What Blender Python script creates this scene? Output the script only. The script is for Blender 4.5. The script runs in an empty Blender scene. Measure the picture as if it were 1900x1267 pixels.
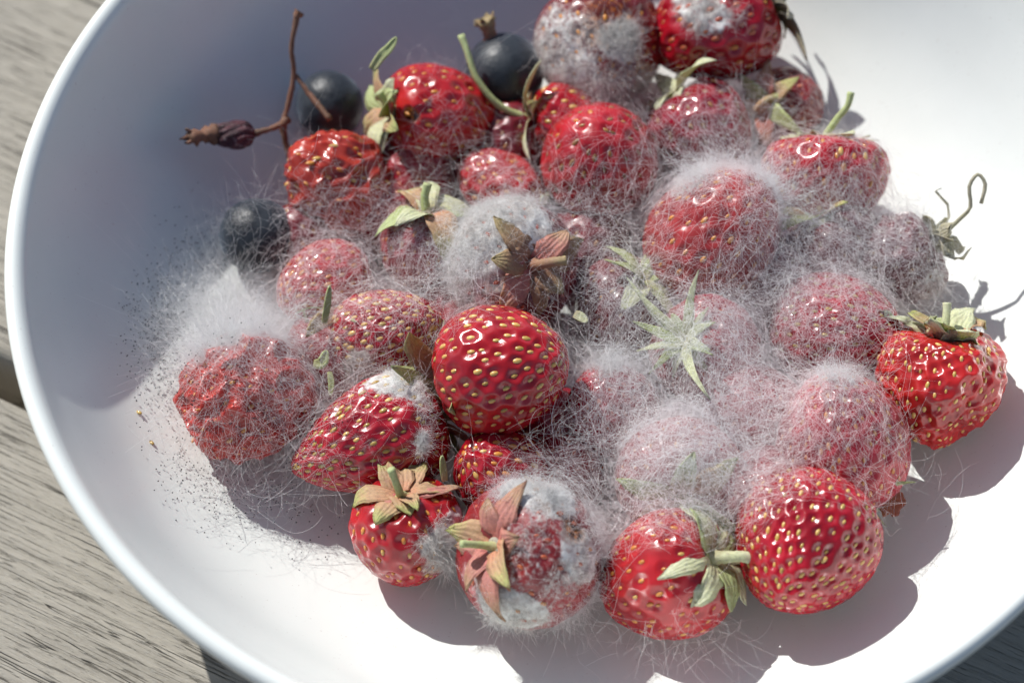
import bpy, bmesh, math, random
import numpy as np
from mathutils import Matrix, Vector

rng = np.random.default_rng(7)
random.seed(7)
S = 0.01                      # lengths below are written in centimetres
scene = bpy.context.scene
COL = scene.collection

# ------------------------------------------------------------------ camera
RIM_Z = 5.2
ELEV = math.radians(59.06)
LOOK = np.array([-1.377, -2.651, RIM_Z])
DIST = 9.5 / math.tan(math.radians(22.6) / 2)
EYE = LOOK + DIST * np.array([0, -math.cos(ELEV), math.sin(ELEV)])
cam_data = bpy.data.cameras.new('camera')
cam = bpy.data.objects.new('camera', cam_data)
COL.objects.link(cam)
cam.location = Vector(EYE * S)
cam.rotation_euler = (math.pi / 2 - ELEV, 0, 0)
cam_data.sensor_width = 36
cam_data.angle = math.radians(22.6)
cam_data.clip_start = 0.01
cam_data.clip_end = 50
cam_data.dof.use_dof = True
cam_data.dof.focus_distance = (DIST + 1.6) * S
cam_data.dof.aperture_fstop = 11
scene.camera = cam

# ------------------------------------------------------------------ sky, sun, exposure
SUN_EL, SUN_AZ = math.radians(44.5), math.radians(-49)      # azimuth the light travels to
world = bpy.data.worlds.new('World')
scene.world = world
world.use_nodes = True
wn = world.node_tree
sky = wn.nodes.new('ShaderNodeTexSky')
sky.sky_type = 'NISHITA'
sky.sun_disc = False
sky.sun_elevation = SUN_EL
sky.sun_rotation = math.atan2(-math.cos(SUN_AZ), -math.sin(SUN_AZ))
sky.air_density = .85
sky.dust_density = 1.0
sky.ozone_density = 0.2
bg = wn.nodes['Background']
bg.inputs['Strength'].default_value = 0.1
wn.links.new(sky.outputs[0], bg.inputs['Color'])
sun_data = bpy.data.lights.new('sun', 'SUN')
sun_data.energy = 4.75
sun_data.angle = math.radians(0.6)
sun_data.color = (1.0, 0.985, 0.945)
sun = bpy.data.objects.new('sun', sun_data)
COL.objects.link(sun)
light_dir = Vector((math.cos(SUN_EL) * math.cos(SUN_AZ), math.cos(SUN_EL) * math.sin(SUN_AZ), -math.sin(SUN_EL)))
sun.rotation_euler = light_dir.to_track_quat('-Z', 'Y').to_euler()
sun.location = (-0.6, 0.5, 0.9)
vs = scene.view_settings
vs.view_transform = 'Standard'
vs.look = 'None'
vs.exposure = 0.0
vs.gamma = 1.0
scene.cycles.use_denoising = True
scene.cycles.denoiser = 'OPENIMAGEDENOISE'
scene.cycles.denoising_input_passes = 'RGB_ALBEDO_NORMAL'
scene.cycles.denoising_prefilter = 'ACCURATE'
scene.cycles.diffuse_bounces = 3
scene.cycles.glossy_bounces = 3
scene.cycles.max_bounces = 6
scene.cycles.transparent_max_bounces = 8
scene.cycles.caustics_reflective = False
scene.cycles.caustics_refractive = False
scene.cycles_curves.shape = 'RIBBONS'
scene.cycles.sample_clamp_indirect = 4

# ------------------------------------------------------------------ space helpers
VIEW_R = np.array([1.0, 0, 0])
VIEW_F = np.array([0, math.cos(ELEV), -math.sin(ELEV)])
VIEW_U = np.cross(VIEW_R, VIEW_F)
FPX = 950 / math.tan(math.radians(22.6) / 2)


def at(px, py, z):
    """point of the place at height z (cm) that the photograph shows at (px, py)"""
    d = VIEW_F + (px - 950) / FPX * VIEW_R - (py - 633.5) / FPX * VIEW_U
    return EYE + d * (z - EYE[2]) / d[2]


def to_px(P):
    d = P - EYE
    zz = d @ VIEW_F
    return 950 + FPX * (d @ VIEW_R) / zz, 633.5 - FPX * (d @ VIEW_U) / zz


def cm_per_px(p):
    return float((p - EYE) @ VIEW_F) / FPX


def cb(v):
    """direction given as right / up / towards the eye -> world"""
    v = np.asarray(v, float)
    return v[0] * VIEW_R + v[1] * VIEW_U - v[2] * VIEW_F


def unit(v):
    v = np.asarray(v, float)
    return v / (np.linalg.norm(v, axis=-1, keepdims=True) + 1e-12)


class Wobble:
    """smooth random field: a sum of sines"""
    def __init__(self, freq, n=14, seed=0):
        g = np.random.default_rng(seed)
        self.k = unit(g.normal(size=(n, 3))) * freq * g.uniform(.5, 1.5, (n, 1))
        self.p = g.uniform(0, 6.28, n)
        self.n = n

    def __call__(self, P):
        return np.sin(P @ self.k.T + self.p).sum(-1) / math.sqrt(self.n)


def smooth(a, b, x):
    t = np.clip((x - a) / (b - a), 0, 1)
    return t * t * (3 - 2 * t)


def spline(P, n):
    P = np.asarray(P, float)
    Q = np.vstack([2 * P[0] - P[1], P, 2 * P[-1] - P[-2]])
    out = []
    m = len(P) - 1
    for t in np.linspace(0, m - 1e-6, n):
        i = int(t)
        f = t - i
        a, b, c, d = Q[i:i + 4]
        out.append(.5 * (2 * b + (c - a) * f + (2 * a - 5 * b + 4 * c - d) * f * f + (3 * b - a - 3 * c + d) * f ** 3))
    return np.array(out)


# ------------------------------------------------------------------ object helpers
def tag(o, label=None, category=None, group=None, kind=None):
    if label: o['label'] = label
    if category: o['category'] = category
    if group: o['group'] = group
    if kind: o['kind'] = kind
    return o


def link(name, data, mat=None, parent=None):
    o = bpy.data.objects.new(name, data)
    COL.objects.link(o)
    if mat is not None and data is not None and len(data.materials) == 0:
        data.materials.append(mat)
    if parent is not None:
        o.parent = parent
    return o


def mesh_data(name, V, F, attrs=None, sm=True):
    me = bpy.data.meshes.new(name)
    V = np.asarray(V, np.float32) * S
    if isinstance(F, np.ndarray):
        n, k = F.shape
        me.vertices.add(len(V))
        me.vertices.foreach_set('co', V.ravel())
        me.loops.add(n * k)
        me.loops.foreach_set('vertex_index', F.astype(np.int32).ravel())
        me.polygons.add(n)
        me.polygons.foreach_set('loop_start', np.arange(0, n * k, k, dtype=np.int32))
        me.update(calc_edges=True)
    else:
        me.from_pydata(V.tolist(), [], F)
    me.polygons.foreach_set('use_smooth', np.full(len(me.polygons), sm))
    for k, a in (attrs or {}).items():
        me.attributes.new(k, 'FLOAT', 'POINT').data.foreach_set('value', np.asarray(a, np.float32))
    me.update()
    return me


def hair_data(name, P, R):
    """P (k, n, 3) cm, R (k, n) cm"""
    hc = bpy.data.hair_curves.new(name)
    k, n = P.shape[:2]
    hc.add_curves([n] * k)
    hc.attributes['position'].data.foreach_set('vector', (P * S).astype(np.float32).ravel())
    if 'radius' not in hc.attributes:
        hc.attributes.new('radius', 'FLOAT', 'POINT')
    hc.attributes['radius'].data.foreach_set('value', (R * S).astype(np.float32).ravel())
    return hc


def tube_mesh(name, pts, rad, seg=8, attrs=None, rough=0, seed=0):
    pts = np.asarray(pts, float)
    n = len(pts)
    rad = np.interp(np.linspace(0, 1, n), np.linspace(0, 1, len(rad)), rad)
    T = unit(np.gradient(pts, axis=0))
    ref = np.array([.3, .5, .81])
    A = unit(np.cross(T, ref)); B = np.cross(T, A)
    g = np.random.default_rng(seed)
    V = []
    for i in range(n):
        for j in range(seg):
            a = 2 * math.pi * j / seg
            V.append(pts[i] + rad[i] * (1 + rough * g.normal()) * (math.cos(a) * A[i] + math.sin(a) * B[i]))
    F = [[i * seg + j, i * seg + (j + 1) % seg, (i + 1) * seg + (j + 1) % seg, (i + 1) * seg + j] for i in range(n - 1) for j in range(seg)]
    F += [list(range(seg))[::-1], [(n - 1) * seg + j for j in range(seg)]]
    tt = np.repeat(np.linspace(0, 1, n), seg)
    return mesh_data(name, V, F, {'along': tt})


def sheet_mesh(name, G, thick, tt):
    """a thin solid from a grid G (n, m, 3)"""
    n, m = G.shape[:2]
    du = np.gradient(G, axis=0); dv = np.gradient(G, axis=1)
    N = unit(np.cross(du, dv))
    V = np.concatenate([(G + N * thick / 2).reshape(-1, 3), (G - N * thick / 2).reshape(-1, 3)])
    q = n * m
    F = []
    for i in range(n - 1):
        for j in range(m - 1):
            a, b, c, d = i * m + j, i * m + j + 1, (i + 1) * m + j + 1, (i + 1) * m + j
            F.append([a, d, c, b]); F.append([q + a, q + b, q + c, q + d])
    ring = [j for j in range(m)] + [i * m + m - 1 for i in range(1, n)] + [(n - 1) * m + j for j in range(m - 2, -1, -1)] + [i * m for i in range(n - 2, 0, -1)]
    for a, b in zip(ring, ring[1:] + ring[:1]):
        F.append([a, b, q + b, q + a])
    t = np.repeat(tt, m)
    u = np.tile(np.linspace(-1, 1, m), n)
    return mesh_data(name, V, F, {'along': np.concatenate([t, t]), 'across': np.concatenate([u, u])})


# ------------------------------------------------------------------ materials
def new_mat(name):
    m = bpy.data.materials.new(name)
    m.use_nodes = True
    return m, m.node_tree, m.node_tree.nodes['Principled BSDF']


def node(nt, kind, **kw):
    n = nt.nodes.new(kind)
    for k, v in kw.items():
        setattr(n, k, v)
    return n


def mixc(nt, fac, a, b):
    n = node(nt, 'ShaderNodeMix', data_type='RGBA')
    for sock, v in ((n.inputs[0], fac), (n.inputs[6], a), (n.inputs[7], b)):
        if hasattr(v, 'is_output'):
            nt.links.new(v, sock)
        elif isinstance(v, (int, float)):
            sock.default_value = v
        else:
            sock.default_value = (*v, 1)
    return n.outputs[2]


def math_(nt, op, a, b=None, c=None):
    n = node(nt, 'ShaderNodeMath', operation=op)
    for s, v in zip(n.inputs, (a, b, c)):
        if v is None: continue
        if hasattr(v, 'is_output'): nt.links.new(v, s)
        else: s.default_value = v
    return n.outputs[0]


def ramp(nt, fac, lo, hi):
    n = node(nt, 'ShaderNodeMapRange', interpolation_type='SMOOTHSTEP')
    nt.links.new(fac, n.inputs[0])
    n.inputs[1].default_value, n.inputs[2].default_value = lo, hi
    return n.outputs[0]


def noise(nt, scale, detail=4, rough=.55, vec=None):
    n = node(nt, 'ShaderNodeTexNoise')
    n.inputs['Scale'].default_value = scale
    n.inputs['Detail'].default_value = detail
    n.inputs['Roughness'].default_value = rough
    if vec is None:
        vec = node(nt, 'ShaderNodeTexCoord').outputs['Object']
    nt.links.new(vec, n.inputs['Vector'])
    return n.outputs['Fac']


def bump(nt, h, dist, strength=1.0):
    b = node(nt, 'ShaderNodeBump')
    b.inputs['Strength'].default_value = strength
    b.inputs['Distance'].default_value = dist
    nt.links.new(h, b.inputs['Height'])
    return b.outputs[0]


def attr(nt, name):
    return node(nt, 'ShaderNodeAttribute', attribute_name=name).outputs['Fac']


_flesh = {}


def flesh_material(red, rough, coat):
    key = (red, rough, coat)
    if key in _flesh: return _flesh[key]
    m, nt, bs = new_mat('strawberry_flesh')
    n1 = noise(nt, 120, 3)
    n2 = noise(nt, 900, 5, .65)
    deep = tuple(c * .6 for c in red)
    coat, rough = coat * .7, rough + .04
    base = mixc(nt, ramp(nt, n1, .3, .7), deep, red)
    pit = attr(nt, 'pit')
    base = mixc(nt, math_(nt, 'MULTIPLY', pit, .55), base, (red[0] * .62, red[1] * .35, red[2] * .6))
    rot = attr(nt, 'rot')
    rotc = mixc(nt, ramp(nt, n2, .45, .6), (.05, .018, .012), (.42, .14, .02))
    mo = attr(nt, 'mould')
    mm = math_(nt, 'ADD', mo, math_(nt, 'MULTIPLY', math_(nt, 'SUBTRACT', n2, .5), 1.5))
    mm = math_(nt, 'MULTIPLY', ramp(nt, mm, .25, .75), ramp(nt, mo, .02, .2))
    grey = mixc(nt, ramp(nt, noise(nt, 300, 4, .65), .35, .65), (.40, .34, .31), (.72, .71, .69))
    base = mixc(nt, mm, base, grey)
    base = mixc(nt, rot, base, rotc)
    mm = math_(nt, 'MULTIPLY', mm, math_(nt, 'SUBTRACT', 1.0, math_(nt, 'MULTIPLY', rot, .6)))
    nt.links.new(base, bs.inputs['Base Color'])
    r = node(nt, 'ShaderNodeMapRange')
    nt.links.new(mm, r.inputs[0])
    r.inputs[3].default_value, r.inputs[4].default_value = rough, .95
    nt.links.new(r.outputs[0], bs.inputs['Roughness'])
    inv = math_(nt, 'SUBTRACT', 1.0, mm)
    nt.links.new(math_(nt, 'MULTIPLY', inv, .45), bs.inputs['Subsurface Weight'])
    bs.inputs['Subsurface Radius'].default_value = (1, .22, .12)
    bs.inputs['Subsurface Scale'].default_value = .0022
    nt.links.new(math_(nt, 'MULTIPLY', inv, coat), bs.inputs['Coat Weight'])
    bs.inputs['Coat Roughness'].default_value = .07
    bs.inputs['Specular IOR Level'].default_value = .5
    h = math_(nt, 'ADD', math_(nt, 'MULTIPLY', n2, .35), math_(nt, 'MULTIPLY', mm, .9))
    nt.links.new(bump(nt, h, .0003, .6), bs.inputs['Normal'])
    _flesh[key] = m
    return m


def simple(name, col, col2, scale, rough=.5, sss=0, coat=0, bumpd=0, rnd=False, trans=0):
    m, nt, bs = new_mat(name)
    f = noise(nt, scale, 4)
    fac = ramp(nt, f, .3, .7)
    if rnd:
        oi = node(nt, 'ShaderNodeObjectInfo').outputs['Random']
        fac = math_(nt, 'MULTIPLY', math_(nt, 'ADD', fac, oi), .5)
    nt.links.new(mixc(nt, fac, col, col2), bs.inputs['Base Color'])
    bs.inputs['Roughness'].default_value = rough
    bs.inputs['Coat Weight'].default_value = coat
    bs.inputs['Coat Roughness'].default_value = .1
    if sss:
        bs.inputs['Subsurface Weight'].default_value = sss
        bs.inputs['Subsurface Radius'].default_value = (1, .6, .3)
        bs.inputs['Subsurface Scale'].default_value = .0008
    if bumpd:
        nt.links.new(bump(nt, f, bumpd), bs.inputs['Normal'])
    return m


def leaf_material(name, base, mid, tip):
    m, nt, bs = new_mat(name)
    t = attr(nt, 'along')
    f = noise(nt, 500, 5, .65)
    tt = math_(nt, 'ADD', t, math_(nt, 'MULTIPLY', math_(nt, 'SUBTRACT', f, .5), .7))
    c = mixc(nt, ramp(nt, tt, .0, .5), base, mid)
    c = mixc(nt, ramp(nt, tt, .5, .95), c, tip)
    c = mixc(nt, math_(nt, 'MULTIPLY', ramp(nt, noise(nt, 1800, 3), .5, .72), .5), c, tuple(x * .5 for x in mid))
    vein = math_(nt, 'SINE', math_(nt, 'ADD', math_(nt, 'MULTIPLY', attr(nt, 'across'), 17.0), math_(nt, 'MULTIPLY', f, 5.0)))
    c = mixc(nt, math_(nt, 'MULTIPLY', ramp(nt, vein, .2, 1.0), .09), c, tuple(x * .55 for x in base))
    c = mixc(nt, math_(nt, 'MULTIPLY', ramp(nt, noise(nt, 240, 4, .7), .52, .66), .55), c, tuple(.6 * x + .06 for x in base))
    f = math_(nt, 'ADD', f, math_(nt, 'MULTIPLY', vein, .12))
    nt.links.new(c, bs.inputs['Base Color'])
    bs.inputs['Roughness'].default_value = .7
    bs.inputs['Subsurface Weight'].default_value = .25
    bs.inputs['Subsurface Radius'].default_value = (1, 1, .4)
    bs.inputs['Subsurface Scale'].default_value = .0006
    nt.links.new(bump(nt, f, .0004), bs.inputs['Normal'])
    return m


def hair_material(name, col, trans=.35, vary=0.0):
    m = bpy.data.materials.new(name)
    m.use_nodes = True
    nt = m.node_tree
    nt.nodes.clear()
    o = node(nt, 'ShaderNodeOutputMaterial')
    d = node(nt, 'ShaderNodeBsdfDiffuse')
    t = node(nt, 'ShaderNodeBsdfTranslucent')
    cc = mixc(nt, math_(nt, 'MULTIPLY', ramp(nt, noise(nt, 330, 4, .65), .5, .68), vary), col, tuple(x * .5 for x in col))
    nt.links.new(cc, d.inputs[0]); nt.links.new(cc, t.inputs[0])
    g = node(nt, 'ShaderNodeBsdfGlossy'); g.inputs[0].default_value = (.9, .9, .9, 1); g.inputs[1].default_value = .3
    x = node(nt, 'ShaderNodeMixShader'); x.inputs[0].default_value = trans
    nt.links.new(d.outputs[0], x.inputs[1]); nt.links.new(t.outputs[0], x.inputs[2])
    y = node(nt, 'ShaderNodeMixShader'); y.inputs[0].default_value = .10
    nt.links.new(x.outputs[0], y.inputs[1]); nt.links.new(g.outputs[0], y.inputs[2])
    nt.links.new(y.outputs[0], o.inputs[0])
    return m


SEED = {
    'gold': simple('seed_gold', (.60, .32, .06), (.78, .53, .18), 900, .35, .15, .4, rnd=True),
    'orange': simple('seed_orange', (.55, .18, .03), (.72, .32, .06), 900, .35, .15, .4, rnd=True),
    'olive': simple('seed_olive', (.30, .17, .03), (.66, .46, .12), 900, .35, .15, .4, rnd=True),
    'red': simple('seed_red', (.45, .06, .04), (.55, .16, .05), 900, .3, .15, .5, rnd=True),
    'dark': simple('seed_dark', (.10, .05, .02), (.45, .20, .05), 900, .4, .1, .3, rnd=True),
}
LEAF = {
    'green': leaf_material('sepal_green', (.44, .43, .22), (.40, .45, .20), (.44, .50, .24)),
    'pale': leaf_material('sepal_pale', (.52, .46, .27), (.55, .57, .34), (.58, .60, .40)),
    'pink': leaf_material('sepal_pink', (.54, .15, .13), (.48, .20, .16), (.44, .28, .17)),
    'tan': leaf_material('sepal_tan', (.55, .24, .14), (.48, .30, .17), (.40, .42, .15)),
    'brown': leaf_material('sepal_brown', (.36, .16, .10), (.32, .19, .11), (.36, .28, .14)),
    'dry': leaf_material('stalk_dry', (.40, .38, .24), (.36, .33, .24), (.42, .38, .28)),
    'grey': leaf_material('sepal_grey', (.16, .12, .09), (.22, .21, .17), (.40, .36, .27)),
}
HAIR = hair_material('mould_thread', (.95, .95, .95), .5)
HAIR_W = hair_material('mould_cotton', (.93, .93, .92), .45, .8)
HAIR_G = hair_material('mould_grey', (.78, .76, .73), .35, .8)

# ------------------------------------------------------------------ table of weathered planks
m_wood, nt, bs = new_mat('weathered_wood')
tc = node(nt, 'ShaderNodeTexCoord').outputs['Object']
oi = node(nt, 'ShaderNodeObjectInfo').outputs['Random']
add = node(nt, 'ShaderNodeVectorMath', operation='ADD')
cmb = node(nt, 'ShaderNodeCombineXYZ')
nt.links.new(math_(nt, 'MULTIPLY', oi, 7.3), cmb.inputs[0]); nt.links.new(math_(nt, 'MULTIPLY', oi, 3.1), cmb.inputs[1])
nt.links.new(tc, add.inputs[0]); nt.links.new(cmb.outputs[0], add.inputs[1])


def stretched(sx, sy, detail, rough=.6, wig=0.0):
    mp = node(nt, 'ShaderNodeMapping')
    mp.inputs['Scale'].default_value = (sx, sy, 40)
    src = add.outputs[0]
    if wig:
        w = node(nt, 'ShaderNodeTexNoise'); w.inputs['Scale'].default_value = 35; w.inputs['Detail'].default_value = 3
        nt.links.new(src, w.inputs['Vector'])
        s = node(nt, 'ShaderNodeVectorMath', operation='SCALE'); s.inputs['Scale'].default_value = wig
        nt.links.new(w.outputs['Color'], s.inputs[0])
        a2 = node(nt, 'ShaderNodeVectorMath', operation='ADD')
        nt.links.new(src, a2.inputs[0]); nt.links.new(s.outputs[0], a2.inputs[1])
        src = a2.outputs[0]
    nt.links.new(src, mp.inputs['Vector'])
    return noise(nt, 1.0, detail, rough, mp.outputs[0])


g_fine = stretched(260, 2400, 5, .8, .001)
g_mid = stretched(16, 420, 6, .7, .0012)
g_crack = stretched(6, 260, 4, .5, .0012)
g_blot = stretched(900, 1600, 4, .8)
c = mixc(nt, ramp(nt, g_mid, .3, .7), (.30, .27, .225), (.50, .455, .385))
c = mixc(nt, ramp(nt, g_fine, .35, .75), c, (.45, .415, .34))
c = mixc(nt, math_(nt, 'MULTIPLY', ramp(nt, g_blot, .45, .75), .5), c, (.46, .45, .42))
crack = ramp(nt, math_(nt, 'ABSOLUTE', math_(nt, 'SUBTRACT', g_crack, .55)), .006, .0)
crack = math_(nt, 'MULTIPLY', crack, ramp(nt, stretched(9, 60, 2), .42, .6))
c = mixc(nt, crack, c, (.045, .035, .025))
pore = math_(nt, 'MULTIPLY', ramp(nt, stretched(70, 1700, 4, .7, .001), .56, .64), .75)
c = mixc(nt, pore, c, (.15, .13, .10))
nt.links.new(c, bs.inputs['Base Color'])
bs.inputs['Roughness'].default_value = .82
h = math_(nt, 'ADD', math_(nt, 'MULTIPLY', g_fine, .5), math_(nt, 'MULTIPLY', g_mid, .6))
h = math_(nt, 'SUBTRACT', h, math_(nt, 'MULTIPLY', crack, 1.2))
h = math_(nt, 'SUBTRACT', h, math_(nt, 'MULTIPLY', pore, .4))
nt.links.new(bump(nt, h, .0009, .9), bs.inputs['Normal'])

table = link('table_top', None)
tag(table, 'weathered grey plank table under the white bowl', 'table', kind='structure')
GRAIN = math.radians(-26.9)
gx = np.array([math.cos(GRAIN), math.sin(GRAIN), 0]); gy = np.array([-gx[1], gx[0], 0])
gap_mid = at(15, 700, 0) @ gy
PLANK, GAP = 13.6, .85
table.rotation_euler = (0, 0, GRAIN)


def plank_mesh(w, l, t):
    bm = bmesh.new()
    bmesh.ops.create_cube(bm, size=1)
    for v in bm.verts:
        v.co = (v.co.x * l * S, v.co.y * w * S, (v.co.z - .5) * t * S)
    es = [e for e in bm.edges if abs(e.verts[0].co.x - e.verts[1].co.x) > .1]
    bmesh.ops.bevel(bm, geom=es, offset=.22 * S, segments=4, profile=.5, affect='EDGES')
    me = bpy.data.meshes.new('plank'); bm.to_mesh(me); bm.free()
    me.materials.append(m_wood)
    return me


pm = plank_mesh(PLANK, 90, 2.6)
for i in range(-2, 3):
    o = link('plank', pm, None, table)
    o.location = (rng.uniform(-6, 6) * S, (gap_mid + (i + .5) * (PLANK + GAP)) * S, -abs(rng.normal()) * .03 * S)

m_gr = simple('underlay_dark', (.03, .026, .02), (.06, .05, .04), 40, .9)  # for a plane added below the table, near black so the plank gap reads dark
gp = link('ground', mesh_data('ground', np.array([[-300, -300, -70], [300, -300, -70], [300, 300, -70], [-300, 300, -70.0]]), [[0, 1, 2, 3]], sm=False), m_gr)
tag(gp, 'ground plane added under the planks, dark to blacken the gap', kind='structure')

# ------------------------------------------------------------------ bowl
_pr = np.array([[0, .80], [3, .80], [5.0, .86], [6.0, .98], [7.0, 1.18], [8.0, 1.55], [8.8, 2.05], [9.4, 2.65], [9.9, 3.4], [10.35, 4.3], [10.64, 5.0]])


def bowl_z(r):
    return np.interp(r, _fine[:, 0], _fine[:, 1])


_fine = spline(_pr, 120)
prof = [tuple(p) for p in _fine]
prof += [(10.71, 5.11), (10.78, 5.17), (10.86, 5.20), (10.94, 5.185), (11.0, 5.14), (11.035, 5.07), (11.04, 4.98)]
prof += [tuple(p) for p in spline([[11.04, 4.98], [10.99, 4.75], [10.7, 4.0], [10.0, 3.0], [9.1, 1.95], [8.0, 1.25], [7.0, .82], [6.2, .55], [5.75, .4], [5.6, .2], [5.5, .03]], 50)[1:]]
prof += [(5.4, 0.004), (5.2, .0), (5.05, .05), (4.9, .3), (0.0, .35)]
prof = np.array(prof)
NS = 256
ang = np.linspace(0, 2 * math.pi, NS, endpoint=False)
V = np.stack([np.outer(prof[:, 0], np.cos(ang)), np.outer(prof[:, 0], np.sin(ang)), np.outer(prof[:, 1], np.ones(NS))], -1).reshape(-1, 3)
npf = len(prof)
ii, jj = np.meshgrid(np.arange(npf - 1), np.arange(NS), indexing='ij')
F = np.stack([ii * NS + jj, ii * NS + (jj + 1) % NS, (ii + 1) * NS + (jj + 1) % NS, (ii + 1) * NS + jj], -1).reshape(-1, 4)
m_bowl, nt, bs = new_mat('white_glaze')
f1 = noise(nt, 60, 4)
c = mixc(nt, ramp(nt, f1, .3, .7), (.77, .80, .767), (.795, .823, .79))
c = mixc(nt, math_(nt, 'MULTIPLY', ramp(nt, noise(nt, 1500, 2), .70, .74), .35), c, (.45, .38, .34))
nt.links.new(c, bs.inputs['Base Color'])
rr = node(nt, 'ShaderNodeMapRange'); nt.links.new(noise(nt, 35, 5, .7), rr.inputs[0]); rr.inputs[3].default_value = .12; rr.inputs[4].default_value = .34
nt.links.new(rr.outputs[0], bs.inputs['Roughness'])
bs.inputs['Specular IOR Level'].default_value = .45
nt.links.new(bump(nt, noise(nt, 90, 3), .0002, .25), bs.inputs['Normal'])
bowl = link('bowl', mesh_data('bowl', V, F), m_bowl)
tag(bowl, 'shallow white glazed bowl full of mouldy strawberries', 'bowl')

# ------------------------------------------------------------------ strawberries
bm = bmesh.new()
bmesh.ops.create_icosphere(bm, subdivisions=7, radius=1)
ICO_V = np.array([v.co[:] for v in bm.verts]); ICO_F = np.array([[v.index for v in f.verts] for f in bm.faces])
bm.free()
bm = bmesh.new()
bmesh.ops.create_icosphere(bm, subdivisions=6, radius=1)
ICM_V = np.array([v.co[:] for v in bm.verts]); ICM_F = np.array([[v.index for v in f.verts] for f in bm.faces])
bm.free()
ICO_V = unit(ICO_V); ICM_V = unit(ICM_V)


def seed_shape():
    V, F = [], []
    seg, rings = 8, 4
    V.append((0, 0, -1.0))
    for i in range(1, rings):
        a = -math.pi / 2 + math.pi * i / rings
        k = 1.0 if a < .3 else .92
        for j in range(seg):
            b = 2 * math.pi * j / seg
            V.append((math.cos(a) * math.cos(b) * k, math.cos(a) * math.sin(b) * k, math.sin(a)))
    V.append((0, 0, 1.12))
    for j in range(seg):
        F.append([0, 1 + (j + 1) % seg, 1 + j])
    for i in range(rings - 2):
        for j in range(seg):
            a = 1 + i * seg
            F.append([a + j, a + (j + 1) % seg, a + seg + (j + 1) % seg, a + seg + j])
    t = 1 + (rings - 2) * seg
    for j in range(seg):
        F.append([t + j, t + (j + 1) % seg, len(V) - 1])
    V = np.array(V) * np.array([.5, .36, .85])       # x across, y out, z along, in units of seed width
    return V, F


ALT = {'gold': 'olive', 'orange': 'gold', 'olive': 'gold', 'red': 'orange', 'dark': 'orange'}
SEED_V, SEED_F = seed_shape()
SEED_ME = {}
for k, m in SEED.items():
    SEED_ME[k] = mesh_data('seed_' + k, SEED_V, SEED_F); SEED_ME[k].materials.append(m)

HEIGHT_PTS = []        # world points of every fruit, for draping the mould web


def fib(n, g, jit):
    i = np.arange(n) + .5
    z = 1 - 2 * i / n
    a = i * math.pi * (3 - math.sqrt(5))
    p = np.stack([np.sqrt(1 - z * z) * np.cos(a), np.sqrt(1 - z * z) * np.sin(a), z], -1)
    return unit(p + g.normal(size=p.shape) * jit)


def frame(axis, roll=0):
    z = unit(axis)
    ref = np.array([0, 0, 1.0]) if abs(z[2]) < .9 else np.array([0, 1.0, 0])
    x = unit(np.cross(ref, z)); y = np.cross(z, x)
    c, s = math.cos(roll), math.sin(roll)
    return np.stack([x * c + y * s, y * c - x * s, z], -1)       # columns


def centre_on_bowl(px, py, rad, zoff):
    z = 2.0
    for _ in range(12):
        p = at(px, py, z)
        r = math.hypot(p[0], p[1])
        sl = (bowl_z(r + .2) - bowl_z(r - .2)) / .4
        z = bowl_z(r) + rad * math.sqrt(1 + sl * sl) * .97 + zoff
    return at(px, py, z)


def fuzz(name, parent, P, N, n, length, thick, mat, spread=.6, curl=.5, pts=5, seed=0, spores=None):
    g = np.random.default_rng(seed)
    i = g.choice(len(P), n)
    p = P[i] + g.normal(size=(n, 3)) * .01
    d = unit(N[i] + g.normal(size=(n, 3)) * spread)
    l = length * np.exp(g.normal(size=n) * .45)
    t = np.linspace(0, 1, pts)
    c1 = g.normal(size=(n, 3)) * curl; c2 = g.normal(size=(n, 3)) * curl * .6
    Q = p[:, None] + (d[:, None] * t[None, :, None] + c1[:, None] * (t ** 2)[None, :, None] + c2[:, None] * np.sin(t * 5)[None, :, None] * .4) * l[:, None, None]
    R = (thick * g.uniform(.6, 1.4, n))[:, None] * (1 - .5 * t)[None]
    o = link(name, hair_data(name, Q, R), mat, parent)
    o['kind'] = 'stuff'
    return Q[:, -1]


OCT_V = np.array([[1, 0, 0], [-1, 0, 0], [0, 1, 0], [0, -1, 0], [0, 0, 1], [0, 0, -1]], float)
OCT_F = np.array([[0, 2, 4], [2, 1, 4], [1, 3, 4], [3, 0, 4], [2, 0, 5], [1, 2, 5], [3, 1, 5], [0, 3, 5]])


def dots_mesh(name, P, R):
    n = len(P)
    V = (P[:, None] + OCT_V[None] * R[:, None, None]).reshape(-1, 3)
    F = (OCT_F[None] + (np.arange(n) * 6)[:, None, None]).reshape(-1, 3)
    return mesh_data(name, V, F)


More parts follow.
